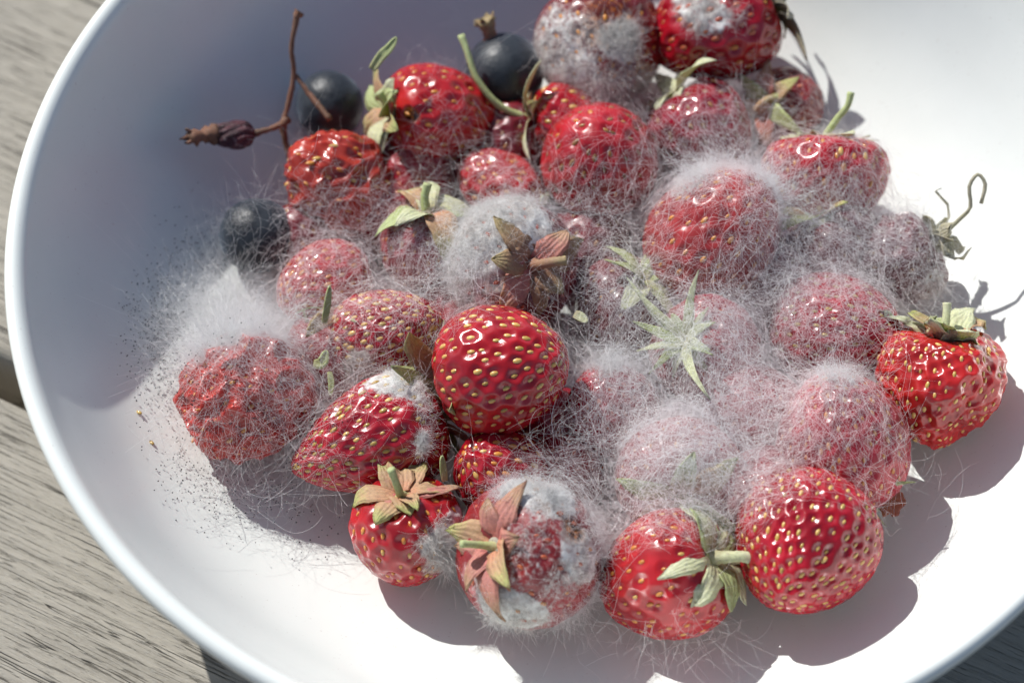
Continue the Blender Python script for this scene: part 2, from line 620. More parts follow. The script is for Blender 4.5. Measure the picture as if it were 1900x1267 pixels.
def strawberry(label, px, py, w, L, axis, zoff=0, taper=.35, red=(.52, .018, .022), rough=.2, coat=.5, seeds=150, seedc='gold',
               sw=.11, dimple=.045, sig=.10, lump=.03, lfreq=2.5, single=True, mould=(), rot=(), calyx=None, fuzzy=(), hi=True, seed=0, flat=.3, crease=0):
    g = np.random.default_rng(1000 + seed)
    random.seed(seed)
    p0 = at(px, py, 2.2)
    k = cm_per_px(p0)
    hw, hl = w * k / 2, L * k / 2
    ax = cb(axis)
    ax = unit(ax)
    # half height of the ellipsoid along world z
    hz = math.sqrt((hl * ax[2]) ** 2 + hw * hw * (1 - ax[2] ** 2))
    C = centre_on_bowl(px, py, hz, zoff)
    R = frame(ax, g.uniform(0, 6.28))
    wob = Wobble(lfreq, 14, seed + 50)
    wob2 = Wobble(7, 20, seed + 90)
    wobc = Wobble(13, 24, seed + 95)

    def shape(n):
        z = n[:, 2]
        t = (1 - z) / 2
        wd = (1 - taper * t ** 1.7) / (1 - taper * .28)
        x, y = n[:, 0] * wd * hw, n[:, 1] * wd * hw
        zz = hl * (z - flat * .5 * np.maximum(z, 0) ** 4)
        rho = np.hypot(n[:, 0], n[:, 1])
        zz = zz - np.where(z > 0, hl * .16 * np.exp(-(rho / .28) ** 2), 0)
        P = np.stack([x, y, zz], -1)
        amp = lump * wob(n) + lump * .35 * wob2(n)
        if crease:
            amp = amp - crease * .55 * np.abs(wobc(n)) ** .7 + crease * .4 - crease * .35 * np.abs(wob2(n * .7)) ** .8
        return P * (1 + amp)[:, None]

    def normal(n, P):
        a = unit(np.cross(n, [.31, .52, .79])); b = np.cross(n, a)
        e = .02
        A = shape(unit(n + a * e)) - P; B = shape(unit(n + b * e)) - P
        return unit(np.cross(A, B))

    rm = (hw + hw + hl) / 3
    SD = fib(seeds, g, .55 / math.sqrt(seeds))
    SD = SD[SD[:, 2] < .86]
    IV, IF = (ICO_V, ICO_F) if hi else (ICM_V, ICM_F)
    P = shape(IV)
    Nn = normal(IV, P)
    cosd = IV @ SD.T
    dist = np.sqrt(np.maximum(2 - 2 * cosd, 0)) * rm
    pit = np.exp(-(dist / sig) ** 2.0).sum(1).clip(0, 1.2)
    far = dist.min(1)
    micro = Wobble(28, 24, seed + 7)(IV) * .004
    P = P + Nn * (-(dimple * pit) + .02 * smooth(sig * .9, sig * 2.2, far) + micro)[:, None]
    toL = lambda v: R.T @ unit(cb(v))
    mw = Wobble(6, 24, seed + 3)(IV)
    mv = np.zeros(len(IV)); rv = np.zeros(len(IV))
    for (d, rad, st) in mould:
        aa = np.arccos(np.clip(unit(P) @ toL(d), -1, 1))
        mv = np.maximum(mv, st * smooth(rad * 1.25, rad * .6, aa + mw * .16))
    mw2 = Wobble(9, 24, seed + 4)(IV)
    for (d, rad, st) in rot:
        aa = np.arccos(np.clip(unit(P) @ toL(d), -1, 1))
        rv = np.maximum(rv, st * smooth(rad * 1.2, rad * .6, aa + mw2 * .12))
    P = P - Nn * (rv * .06 * (1 + .6 * mw2))[:, None]
    root = link('strawberry', None)
    root.matrix_world = Matrix(R.tolist()).to_4x4()
    root.location = Vector(C * S)
    tag(root, label, 'strawberry', 'mouldy strawberries heaped in the bowl')
    me = mesh_data('flesh', P, IF, {'mould': mv, 'rot': rv, 'pit': np.clip(pit, 0, 1)})
    link('flesh', me, flesh_material(red, rough, coat), root)
    WP = P @ R.T + C
    HEIGHT_PTS.append(WP)
    # seeds
    sp = shape(SD); sn = normal(SD, sp)
    sp = sp - sn * (dimple * .95)
    along = unit(np.cross(np.cross(sn, [0, 0, -1.0]), sn) + 1e-6)
    side = np.cross(sn, along)
    facing = (sn @ R.T) @ (-VIEW_F)
    rest = []
    for q in range(len(SD)):
        s = sw * g.uniform(.62, 1.05)
        M = np.stack([side[q], sn[q], along[q]], -1)
        if single and facing[q] > -.05:
            o = link('seed', SEED_ME[ALT[seedc] if g.uniform() < .2 else seedc], None, root)
            mat = Matrix((M * s).tolist()).to_4x4()
            mat.translation = Vector(sp[q] * S)
            o.matrix_local = mat
        else:
            rest.append((SEED_V * s) @ M.T + sp[q])
    if rest:
        V = np.concatenate(rest)
        nv = len(SEED_V)
        F = [[i + a * nv for i in f] for a in range(len(rest)) for f in SEED_F]
        o = link('seeds', mesh_data('seeds', V, F), SEED[seedc], root)
        o['kind'] = 'stuff'
    # calyx: sepals drape over the shoulder of the fruit
    if calyx:
        n, l, lw, kind = calyx['n'], calyx['l'] * k, calyx['w'] * k, calyx['kind']
        top = shape(np.array([[0, 0, 1.0]]))[0]
        a0 = calyx.get('a0', g.uniform(0, 6.28))
        lift0, lift1 = calyx.get('lift', (.04, .15))
        for i in range(n):
            a = a0 + 2 * math.pi * i / n + g.normal() * .16
            ll = l * g.uniform(.6, 1.15); ww = lw * g.uniform(.8, 1.3)
            T = np.linspace(.02, 1, 12)
            s = T * ll
            th = .06 + s / rm * calyx.get('reach', 1.0)
            D = np.stack([np.sin(th) * math.cos(a), np.sin(th) * math.sin(a), np.cos(th)], -1)
            Pm = shape(D); Nm = normal(D, Pm)
            up = lift0 * g.uniform(.6, 1.6) + (lift1 * g.normal(1, .8)) * T ** 2 + .05 * ll * np.sin(T * g.uniform(3, 8) + g.uniform(0, 6)) * T
            Pm = Pm + Nm * up[:, None] + np.array([0, 0, .0])
            cross = unit(np.cross(Nm, np.gradient(Pm, axis=0)))
            sway = g.normal() * .18 * ll * T ** 2
            Pm = Pm + cross * sway[:, None]
            prof_w = (.55 + .45 * smooth(0, .4, T)) * np.clip(1 - ((T - .36) / .65).clip(0, 1) ** calyx.get('pt', 2.1), 0.012, 1) ** .9 * (1 + .06 * np.sin(T * 21 + i * 3))
            U = np.linspace(-1, 1, 5)
            fold = g.normal(.12, .2); tw = g.normal() * .5
            G = np.empty((12, 5, 3))
            for j, uu in enumerate(U):
                rip = ww * (.06 * math.sin(j * 2.1 + i) * np.sin(T * 9 + i * 2) + .012 * g.normal(size=12))
                G[:, j] = Pm + cross * (uu * ww / 2 * prof_w)[:, None] + Nm * ((fold * abs(uu) + tw * uu * T) * ww / 2 * prof_w + rip)[:, None]
            if calyx.get('veil'): HEIGHT_PTS.append((G.reshape(-1, 3) + [0, 0, .05]) @ R.T + C)
            kk = kind if not isinstance(kind, (list, tuple)) else kind[i % len(kind)]
            link('sepal', sheet_mesh('sepal', G, .014, T), LEAF[kk], root)
        # the hub the sepals grow from
        hub = calyx.get('hub', .28) * rm
        hp = spline([top + [0, 0, -.05], top + [0, 0, .04], top + [0, 0, .09]], 5)
        link('hub', tube_mesh('hub', hp, [hub, hub * .95, hub * .55], 10, rough=.08, seed=seed), LEAF[calyx.get('hubk', kind if isinstance(kind, str) else kind[0])], root)
        if 'stem' in calyx:
            base = top + np.array([0, 0, .03])
            pts = [base] + [base + R.T @ cb(np.array(v) * k) for v in calyx['stem']]
            r0 = calyx.get('stem_r', 9) * k
            link('stem', tube_mesh('stem', spline(pts, 22), [r0 * 1.5, r0, r0 * .9, r0 * .85, r0 * .95], 10, rough=.05, seed=seed), LEAF[calyx.get('stemk', 'green')], root)
    # mould growing on this fruit
    for q, f in enumerate(fuzzy):
        d, rad, n, length, thick, mat = f[:6]
        opt = f[6] if len(f) > 6 else {}
        n, thick = (int(n * (.05 if opt.get('spread', .7) > .95 else .2)), thick * 1.6) if mat is HAIR else (int(n * .62), thick * 1.5)
        aa = np.arccos(np.clip(unit(P) @ toL(d), -1, 1)) + mw * opt.get('rag', .15)
        wgt = smooth(rad * 1.15, rad * .55, aa)
        if opt.get('clump'):
            wgt = wgt * smooth(-.5, .5, Wobble(opt['clump'], 20, seed + 33)(IV) + .2)
        idx = g.choice(len(P), size=max(400, n), p=wgt / wgt.sum())
        fuzz('mould_patch' if mat is not HAIR else 'mould_fuzz', root, P[idx], Nn[idx], n, length, thick, mat,
             opt.get('spread', .7), opt.get('curl', .7), opt.get('pts', 5), seed * 7 + q)
    return root, C, R


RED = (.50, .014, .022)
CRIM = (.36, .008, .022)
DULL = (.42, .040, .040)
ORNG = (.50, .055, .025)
GAP_DARK = (.20, .010, .020)  # added filler fruits only: shade of the gaps put into their colour
W, GR, TH = HAIR_W, HAIR_G, HAIR
B = strawberry
# upper fruits and the clean bright ones
B('bright glossy red strawberry with golden seeds on top of the heap', 928, 688, 238, 262, (-.82, -.2, -.45), 1.25, .30, RED, .16, .7, 225, 'gold', .115, .042, .095, .022, seed=1,
  calyx=dict(n=8, l=95, w=42, kind=['green', 'green', 'brown'], lift=(.08, .5)))
B('strawberry veiled in threads with crowded golden seeds, tucked against the bright glossy one', 712, 618, 172, 235, (-.85, -.25, -.3), .35, .25, (.44, .014, .030), .2, .6, 230, 'gold', .115, .04, .09, .03, seed=2,
  mould=[((-.6, -.8, .3), .55, .7)], calyx=dict(n=6, l=80, w=24, kind='green', lift=(.1, .35)),
  fuzzy=[((-.45, -.75, .35), .5, 1600, .16, .0013, GR), ((0, .6, .6), 1.3, 500, .5, .0009, TH, dict(spread=1))])
B('collapsed orange-red strawberry furred with long pale mould at the edge of the heap', 458, 735, 240, 255, (.6, .3, -.5), .0, .15, (.55, .045, .03), .32, .3, 120, 'orange', .09, .05, .11, .05, 4, single=False, seed=3, crease=.2,
  mould=[((-.3, .9, .2), .5, .6)],
  fuzzy=[((-.3, .85, .1), 1.0, 9000, .48, .0010, TH, dict(spread=.8, curl=.7)), ((.1, .1, 1), 1.5, 4200, .45, .0010, TH, dict(spread=1.1, curl=.6)), ((.2, -.5, .7), 1.0, 2600, .5, .0010, TH, dict(spread=1.1)), ((-.3, .95, .15), .6, 2800, .28, .0013, W)])
B('long tapered strawberry with a white furry cap and a grey mould spot on its side', 692, 815, 212, 318, (.88, .34, -.2), .35, .55, (.46, .014, .028), .2, .6, 260, 'olive', .11, .045, .09, .025, seed=4,
  mould=[((.30, .85, .4), .42, .8), ((.05, -.05, 1), .40, .5)], calyx=dict(n=7, l=95, w=36, kind=['brown', 'green'], lift=(.08, .4)),
  fuzzy=[((.33, .82, .42), .5, 3800, .08, .0014, W, dict(rag=.35, spread=1.1, clump=5)), ((.08, -.02, 1), .40, 3000, .08, .0013, W, dict(clump=9, spread=1.2, rag=.3)), ((-.2, .3, .9), 1.4, 500, .5, .0008, TH)])
B('small dark red strawberry wedged beneath the bright glossy one', 925, 878, 178, 200, (.5, -.3, -.6), .45, .3, (.42, .010, .022), .16, .7, 110, 'orange', .125, .05, .11, .03, seed=5)
B('red strawberry with a flat tan calyx and upright green stalk at the heap front', 755, 985, 212, 222, (-.08, .80, .55), .0, .3, (.50, .018, .025), .2, .6, 130, 'orange', .105, .045, .10, .02, seed=6,
  mould=[((.75, -.35, .5), .62, .9), ((.85, .25, .4), .4, .9)], rot=[((.45, -.6, .6), .35, .5)],
  calyx=dict(n=10, l=92, w=42, kind=['tan', 'tan', 'pink', 'tan'], lift=(.05, .12), stem=[(-3, 8, 25), (-10, 30, 45), (-18, 55, 62)], stem_r=8, a0=.3, stemk='green', hub=.3),
  fuzzy=[((.8, -.2, .45), .6, 4200, .13, .0014, GR, dict(clump=7)), ((.95, -.4, .2), .5, 2500, .16, .0015, W)])
B('rotting strawberry with a pink star calyx and thick white and grey mould', 990, 1030, 268, 310, (-.62, .2, .75), .1, .2, (.36, .030, .035), .3, .4, 120, 'red', .11, .05, .11, .03, seed=7,
  mould=[((.25, .88, .4), .62, 1), ((.0, -.1, 1), 1.1, .34), ((-.35, -.75, .55), .5, .9), ((.6, .2, .75), .5, .8)], rot=[((.55, .45, .72), .30, 1), ((.15, 1, .15), .22, .9)],
  calyx=dict(pt=1.25, n=8, l=118, w=58, kind=['pink', 'pink', 'pink', 'tan'], lift=(.05, .16), stem=[(-25, 4, 10), (-62, 8, 28)], stem_r=8, hub=.2, hubk='grey', reach=.95),  # dark hub: shade of the central hole put into its colour
  fuzzy=[((.28, .85, .42), .58, 5200, .11, .0014, W, dict(rag=.4, spread=1.0, clump=6)), ((.25, .1, .95), .6, 2000, .08, .0014, GR, dict(clump=6)), ((-.3, -.78, .5), .55, 2600, .09, .0014, GR), ((.75, .45, .3), .5, 2000, .16, .0013, W), ((.6, -.75, .2), .5, 900, .18, .0012, W)])
B('bright red strawberry with a pale green calyx and short pale stalk', 1240, 1066, 242, 285, (.74, .34, .58), .0, .22, (.56, .022, .028), .18, .65, 170, 'orange', .10, .035, .09, .02, seed=8,
  calyx=dict(n=10, l=125, w=52, kind=['pale', 'pale', 'green'], lift=(.03, .08), stem=[(20, 4, 14), (50, 6, 26), (66, 4, 22)], stem_r=12, stemk='pale', hub=.34, hubk='tan'),
  fuzzy=[((0, .2, 1), 1.5, 500, .5, .0008, TH, dict(spread=1.3)), ((.2, -.9, .3), .9, 420, .7, .0010, TH, dict(spread=.9))])
B('large glossy red strawberry dense with golden seeds leaning on a short pale stalk', 1493, 1011, 266, 292, (.42, .62, -.6), .25, .34, (.46, .010, .022), .17, .75, 330, 'gold', .098, .042, .078, .02, seed=9,
  calyx=dict(n=8, l=80, w=26, kind='green', lift=(.06, .5)))
B('knobbly creased red strawberry with wilted green sepals resting against the bare white bowl', 1740, 704, 232, 248, (.12, .93, .25), .15, .18, (.55, .022, .020), .17, .7, 270, 'gold', .095, .042, .085, .05, 4.5, seed=10, crease=.075, flat=.5,
  calyx=dict(n=9, l=98, w=48, kind=['pale', 'tan', 'pale', 'green'], lift=(.04, .28), stem=[(0, 22, 6), (3, 48, 6), (5, 72, 2)], stem_r=9, stemk='pale', hub=.3))
B('pink-veiled strawberry under thick mould threads next to the knobbly one', 1560, 822, 245, 280, (.15, -.72, -.4), .45, .25, (.47, .020, .038), .24, .5, 190, 'orange', .10, .045, .09, .03, seed=11, single=False,
  calyx=dict(n=6, l=80, w=24, kind='pale', lift=(.05, .5)), mould=[((-.1, .95, .2), .4, .5)],
  fuzzy=[((-.1, .85, .5), .9, 3600, .33, .0010, TH, dict(spread=1.0)), ((0, .1, 1), 1.5, 2800, .35, .0010, TH, dict(spread=1.3)), ((-.15, .95, .3), .40, 900, .2, .0011, W)])
B('crimson strawberry under a net of threads between the knobbly one and the pink-veiled one', 1545, 612, 214, 270, (-.85, .15, -.4), .4, .28, (.44, .010, .030), .22, .6, 190, 'olive', .10, .045, .09, .03, seed=12, single=False,
  fuzzy=[((0, .8, .6), 1.1, 3000, .36, .0010, TH, dict(spread=1.0)), ((0, 0, 1), 1.5, 2000, .35, .0009, TH, dict(spread=1.3))])
B('big dull red strawberry ringed by a halo of fine white fuzz', 1328, 440, 236, 288, (-.5, -.55, -.5), .75, .18, (.46, .042, .042), .26, .5, 120, 'orange', .11, .035, .10, .035, seed=13, single=False,
  mould=[((-.45, .85, .3), .45, .45)], rot=[((-.1, -.8, .5), .45, .35)],
  calyx=dict(n=5, l=80, w=26, kind='pale', lift=(.1, .5)),
  fuzzy=[((.2, .95, .2), .8, 6000, .36, .0010, TH, dict(spread=.5)), ((.75, .3, .5), .8, 3000, .40, .0010, TH, dict(spread=.8)), ((0, 0, 1), 1.6, 2600, .38, .0009, TH, dict(spread=1.2)), ((-.45, .85, .35), .42, 2000, .12, .0012, W)])
B('crimson strawberry capped by a flattened calyx with a tall curved green stalk', 1530, 330, 240, 205, (.03, .97, -.05), .45, .25, (.48, .010, .024), .16, .7, 150, 'orange', .12, .05, .11, .02, seed=14, flat=.7,
  calyx=dict(n=9, l=88, w=34, kind='pale', lift=(.02, .05), stem=[(-4, 16, 14), (16, 50, 26), (36, 76, 36), (42, 100, 42)], stem_r=7, stemk='green', hub=.24),
  fuzzy=[((0, .9, .3), .9, 900, .22, .0009, TH, dict(spread=.9)), ((-.2, -.1, 1), 1.3, 1200, .5, .0009, TH, dict(spread=1.3))])
B('wet dark crimson strawberry under loose threads behind the fuzz-haloed one', 1298, 245, 196, 205, (-.5, .75, .15), .35, .2, (.34, .006, .026), .15, .8, 100, 'dark', .10, .05, .11, .04, seed=15, single=False,
  calyx=dict(n=6, l=72, w=36, kind='pale', lift=(.08, .45), hub=.2),
  fuzzy=[((0, .1, 1), 1.5, 2200, .4, .0009, TH, dict(spread=1.3))])
B('small dull maroon strawberry with a withered pinkish calyx, shaded by the grey-topped one', 1458, 196, 145, 160, (-.62, -.05, .75), .2, .2, (.26, .020, .024), .35, .3, 70, 'red', .10, .05, .10, .03, seed=16, single=False, hi=False,
  calyx=dict(n=7, l=70, w=32, kind=['tan', 'pink', 'green'], lift=(.06, .25), stem=[(-22, -10, 14), (-8, 6, 26), (22, 14, 26)], stem_r=8, stemk='tan'),
  fuzzy=[((-.3, -.3, .9), 1.2, 700, .35, .0009, TH, dict(spread=1.2))])
B('upright blunt red strawberry with dark seeds in the middle of the heap', 1112, 295, 212, 225, (.05, -.45, -.75), .75, .15, (.50, .016, .026), .24, .5, 110, 'dark', .12, .04, .10, .025, seed=17,
  fuzzy=[((0, -.3, .9), 1.5, 1500, .4, .0009, TH, dict(spread=1.3)), ((0, .9, .3), .8, 500, .25, .0008, TH)])
B('glossy red strawberry with a long arching green stalk curling past the plump currant', 1062, 222, 138, 185, (-.88, .0, .2), .65, .3, (.50, .012, .022), .15, .75, 90, 'gold', .115, .05, .11, .02, seed=18,
  calyx=dict(n=7, l=66, w=28, kind=['pale', 'pale', 'tan'], lift=(.08, .4), stem=[(-30, 4, 12), (-75, 26, 28), (-112, 72, 38), (-128, 118, 40), (-140, 150, 38)], stem_r=7, stemk='green', hub=.2),
  fuzzy=[((-.3, -.6, .6), 1.0, 500, .35, .0009, TH)])
B('red strawberry with a torn skin and a yellowed calyx bending over a currant', 812, 217, 192, 252, (-.86, .06, .45), .35, .25, (.54, .020, .024), .18, .65, 130, 'orange', .105, .04, .10, .025, seed=19,
  rot=[((-.45, -.05, .9), .16, 1)],
  calyx=dict(n=8, l=85, w=42, kind=['tan', 'green', 'pale'], lift=(.06, .22), stem=[(-10, 14, 16), (-26, 34, 26)], stem_r=11, stemk='green', hub=.36, hubk='pale'),
  fuzzy=[((.3, -.5, .7), 1.2, 1600, .35, .0009, TH, dict(spread=1.1)), ((0, .95, .2), .9, 260, .28, .0008, TH)])
B('wrinkled orange-red strawberry beside the dried currant sprig', 630, 340, 188, 226, (.85, -.3, -.4), .25, .12, (.50, .050, .028), .2, .6, 90, 'orange', .12, .06, .12, .045, 4, seed=20, crease=.15,
  fuzzy=[((.1, -.6, .7), 1.1, 2600, .42, .0009, TH, dict(spread=1.2)), ((0, .8, .4), 1.2, 400, .25, .0008, TH)])
B('small pinkish strawberry with a loose pale sepal behind the grey furry one', 930, 350, 138, 185, (.68, -.5, .1), .45, .2, (.52, .030, .040), .22, .5, 90, 'orange', .10, .045, .10, .03, seed=21, single=False, hi=False,
  calyx=dict(n=5, l=72, w=38, kind='pale', lift=(.05, .25)),
  fuzzy=[((0, 0, 1), 1.5, 1800, .3, .0009, TH, dict(spread=1.3))])
B('strawberry hanging from a broad green and tan calyx with an upright bent stalk', 785, 460, 158, 200, (.12, .80, .55), .55, .3, (.44, .022, .040), .25, .5, 110, 'orange', .10, .045, .10, .02, seed=22, single=False, hi=False,
  calyx=dict(n=7, l=108, w=46, kind=['pale', 'tan', 'green'], lift=(.05, .18), stem=[(-2, 12, 10), (-4, 34, 16), (2, 56, 22)], stem_r=9, stemk='green', hub=.34, hubk='tan'),
  fuzzy=[((0, -.3, .9), 1.5, 3000, .36, .0009, TH, dict(spread=1.2))])
B('strawberry wholly coated in grey fur with a brown star calyx', 950, 492, 238, 235, (.42, -.02, .90), .70, .15, (.24, .025, .030), .35, .3, 130, 'red', .10, .05, .10, .02, seed=23, single=False,
  mould=[((-.6, .4, .6), 1.35, 1)], rot=[((-.05, -.35, .9), .3, .4)],
  calyx=dict(n=7, l=98, w=52, kind=['brown', 'brown', 'pink'], lift=(.05, .12), stem=[(14, 0, 22), (40, 4, 44), (62, 6, 44)], stem_r=10, stemk='brown', hub=.34, hubk='brown'),
  fuzzy=[((-.75, .5, .35), 1.0, 8000, .08, .0014, GR), ((-.2, .95, .2), .8, 3600, .12, .0012, GR), ((-.9, -.1, .3), .7, 2600, .12, .0012, GR), ((0, 0, 1), 1.5, 1800, .4, .0009, TH, dict(spread=1.2))])
B('half-buried pinkish strawberry in front of the thread-covered currant', 602, 527, 158, 205, (.7, .3, -.5), .25, .22, (.52, .024, .034), .22, .5, 130, 'orange', .105, .04, .09, .025, seed=24, single=False, hi=False,
  fuzzy=[((0, .2, 1), 1.5, 3000, .34, .0009, TH, dict(spread=1.2))])
B('brownish strawberry with grey mould and a round white tuft behind the heap', 1112, 85, 236, 245, (-.1, .6, -.75), .35, .18, (.22, .012, .014), .22, .6, 120, 'orange', .09, .045, .09, .03, seed=25, hi=False, single=False,
  mould=[((-.75, .1, .6), .75, .55), ((-.5, -.55, .6), .6, .7), ((.45, -.15, .9), .32, 1), ((0, -.9, .4), .7, .5)], rot=[((.1, .3, .9), .55, .55)],
  fuzzy=[((-.6, -.25, .7), .62, 3000, .09, .0014, GR, dict(clump=8, rag=.3)), ((.46, -.12, .9), .32, 3600, .13, .0014, GR, dict(rag=.14, clump=7)), ((.3, -.7, .6), .5, 1600, .2, .0012, GR), ((-.1, -.75, .6), .6, 1500, .15, .0012, GR)])
B('crimson strawberry with a grey mouldy top and dry dark calyx, shading a small maroon one', 1332, 45, 212, 262, (.9, .3, .12), .55, .25, (.42, .008, .020), .18, .7, 150, 'red', .115, .05, .11, .02, seed=26,
  mould=[((-.45, .6, .6), .72, .7), ((-.25, .15, .95), .35, .7)], rot=[((-.3, .8, .4), .3, .5)],
  calyx=dict(n=8, l=85, w=34, kind='grey', lift=(.08, .3), hub=.25),
  fuzzy=[((-.28, .25, .9), .45, 1900, .08, .0014, GR, dict(clump=9, rag=.3)), ((-.5, .7, .5), .5, 1800, .09, .0013, GR)])
B('dark sunken strawberry with a dried grey calyx and a curled thread-like stalk', 1662, 482, 172, 205, (.78, .42, .35), .3, .2, (.15, .007, .018), .3, .4, 80, 'dark', .09, .05, .11, .05, 4, seed=27, single=False, hi=False, crease=.08,
  mould=[((.6, -.5, .5), .5, .6)],
  calyx=dict(n=10, l=50, w=28, kind=['grey', 'dry', 'dry'], lift=(.06, .3), stem=[(20, 14, 20), (46, 40, 42), (62, 60, 55), (58, 96, 66), (72, 118, 72), (86, 100, 70), (80, 66, 62)], stem_r=4, stemk='dry', hub=.28),
  fuzzy=[((-.2, .3, .9), 1.4, 2600, .4, .0009, TH, dict(spread=1.1)), ((.6, .2, .6), .8, 1200, .4, .0010, TH), ((.5, -.6, .5), .7, 900, .2, .0012, GR)])
B('strawberry with a pale furry crest sunk in the web beside the bright glossy one', 1135, 757, 172, 185, (.2, -.5, -.6), .45, .2, (.42, .012, .030), .22, .5, 100, 'red', .10, .04, .09, .03, seed=28, single=False, hi=False,
  mould=[((-.1, .95, .2), .5, .8)], fuzzy=[((-.1, .95, .2), .6, 2600, .18, .0013, W), ((0, .2, 1), 1.5, 1600, .3, .0009, TH, dict(spread=1.2))])
B('strawberry lying under the thickest web with limp green sepals over it', 1262, 885, 235, 225, (-.05, -.35, .92), .35, .2, (.46, .030, .045), .25, .4, 120, 'orange', .10, .04, .09, .03, seed=29, single=False, hi=False,
  calyx=dict(veil=True, n=6, l=92, w=44, kind=['green', 'tan', 'pale'], lift=(.05, .25), hub=.2),
  fuzzy=[((0, .4, .9), 1.5, 2600, .35, .0009, TH, dict(spread=1.2))])
B('sunken strawberry with a pale frilly green calyx in the web centre', 1315, 655, 205, 215, (-.55, .25, .8), .5, .2, (.40, .012, .032), .24, .5, 110, 'red', .10, .04, .09, .03, seed=30, single=False, hi=False,
  calyx=dict(veil=True, pt=1.6, n=16, l=70, w=20, kind=['pale', 'pale', 'green'], lift=(.15, .4), hub=.40, hubk='pale'),
  fuzzy=[((0, .2, 1), 1.5, 1800, .35, .0009, TH, dict(spread=1.2))])
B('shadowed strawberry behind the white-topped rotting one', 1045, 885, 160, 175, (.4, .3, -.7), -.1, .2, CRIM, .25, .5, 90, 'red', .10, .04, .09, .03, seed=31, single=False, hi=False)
B('filler strawberry added to darken the hollow beside the brown star calyx', 1158, 575, 190, 200, (.3, .5, .5), .2, .2, GAP_DARK, .3, .4, 80, 'dark', .10, .04, .09, .03, seed=32, single=False, hi=False,  # added low to block the white floor, coloured dark like the hollow
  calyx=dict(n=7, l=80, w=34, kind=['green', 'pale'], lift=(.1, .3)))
B('filler strawberry added to darken the gap between the fuzz-haloed one and the dried grey calyx', 1545, 462, 190, 195, (-.3, .6, .4), .3, .2, GAP_DARK, .3, .4, 80, 'dark', .10, .04, .09, .03, seed=33, single=False, hi=False,  # added filler, its dark colour stands for shade in this gap
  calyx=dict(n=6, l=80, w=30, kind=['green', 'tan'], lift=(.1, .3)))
B('filler strawberry added to darken the gap between the collapsed one and the white-capped one', 610, 660, 165, 175, (.3, .6, .2), -.2, .2, CRIM, .3, .4, 80, 'red', .10, .04, .09, .03, seed=34, single=False, hi=False,  # filler added below the heap so no bright floor shows
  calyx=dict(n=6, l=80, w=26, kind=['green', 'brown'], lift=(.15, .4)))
B('filler strawberry added to darken the gap beneath the grey furry one and the broad green calyx', 855, 610, 185, 190, (.3, -.6, -.2), -.25, .2, CRIM, .3, .4, 80, 'red', .10, .04, .09, .03, seed=35, single=False, hi=False)  # added in the lower layer to keep this gap dark
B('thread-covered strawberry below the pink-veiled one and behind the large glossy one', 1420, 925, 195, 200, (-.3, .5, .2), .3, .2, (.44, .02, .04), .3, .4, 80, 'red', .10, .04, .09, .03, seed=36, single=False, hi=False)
B('filler strawberry added to darken the gap under the broad calyx and the wrinkled one', 705, 400, 165, 175, (-.3, .5, -.2), -.15, .2, CRIM, .3, .4, 80, 'red', .10, .04, .09, .03, seed=37, single=False, hi=False)  # added filler that hides the pale floor in this gap
B('filler strawberry added to darken the gap behind the torn red one', 945, 262, 155, 165, (-.3, -.5, -.2), .05, .2, GAP_DARK, .3, .4, 80, 'dark', .10, .04, .09, .03, seed=38, single=False, hi=False)  # added filler, shade of the gap put into its colour

B('filler strawberry added to cover the lit bowl floor right under the bright glossy one, beside the one with a furry crest', 1025, 795, 160, 170, (-.3, -.5, -.2), -.25, .2, CRIM, .3, .4, 80, 'red', .10, .04, .09, .03, seed=39, single=False, hi=False)  # added where lit bowl floor would show through

B('filler strawberry added to darken the hollow between the brown star calyx and the fuzz-haloed one', 1088, 462, 170, 180, (-.3, -.5, -.2), -.05, .2, GAP_DARK, .3, .4, 80, 'dark', .10, .04, .09, .03, seed=40, single=False, hi=False)  # added dark filler standing in for the shade of the hollow
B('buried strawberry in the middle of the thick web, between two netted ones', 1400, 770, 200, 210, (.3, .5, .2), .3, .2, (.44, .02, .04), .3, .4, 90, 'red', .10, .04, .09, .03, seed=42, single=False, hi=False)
B('filler strawberry added to darken the gap under the broad calyx stalk, beside the torn red one', 770, 335, 165, 175, (-.3, .5, -.2), -.1, .2, CRIM, .3, .4, 80, 'red', .10, .04, .09, .03, seed=43, single=False, hi=False)  # filler added over lit floor so the gap looks dark
B('filler strawberry added to cover a bright patch behind the thread-covered currant, under the wrinkled one', 562, 446, 150, 160, (-.3, .5, -.2), -.2, .2, GAP_DARK, .3, .4, 80, 'dark', .10, .04, .09, .03, seed=44, single=False, hi=False)  # added dark filler over a sunlit patch of bowl
B('filler strawberry added to darken the gap just below the fuzz-haloed one and beside the netted crimson one', 1430, 545, 180, 190, (-.3, -.5, -.2), .2, .2, GAP_DARK, .3, .4, 80, 'dark', .10, .04, .09, .03, seed=41, single=False, hi=False)  # low filler added in a dark colour for the shaded gap

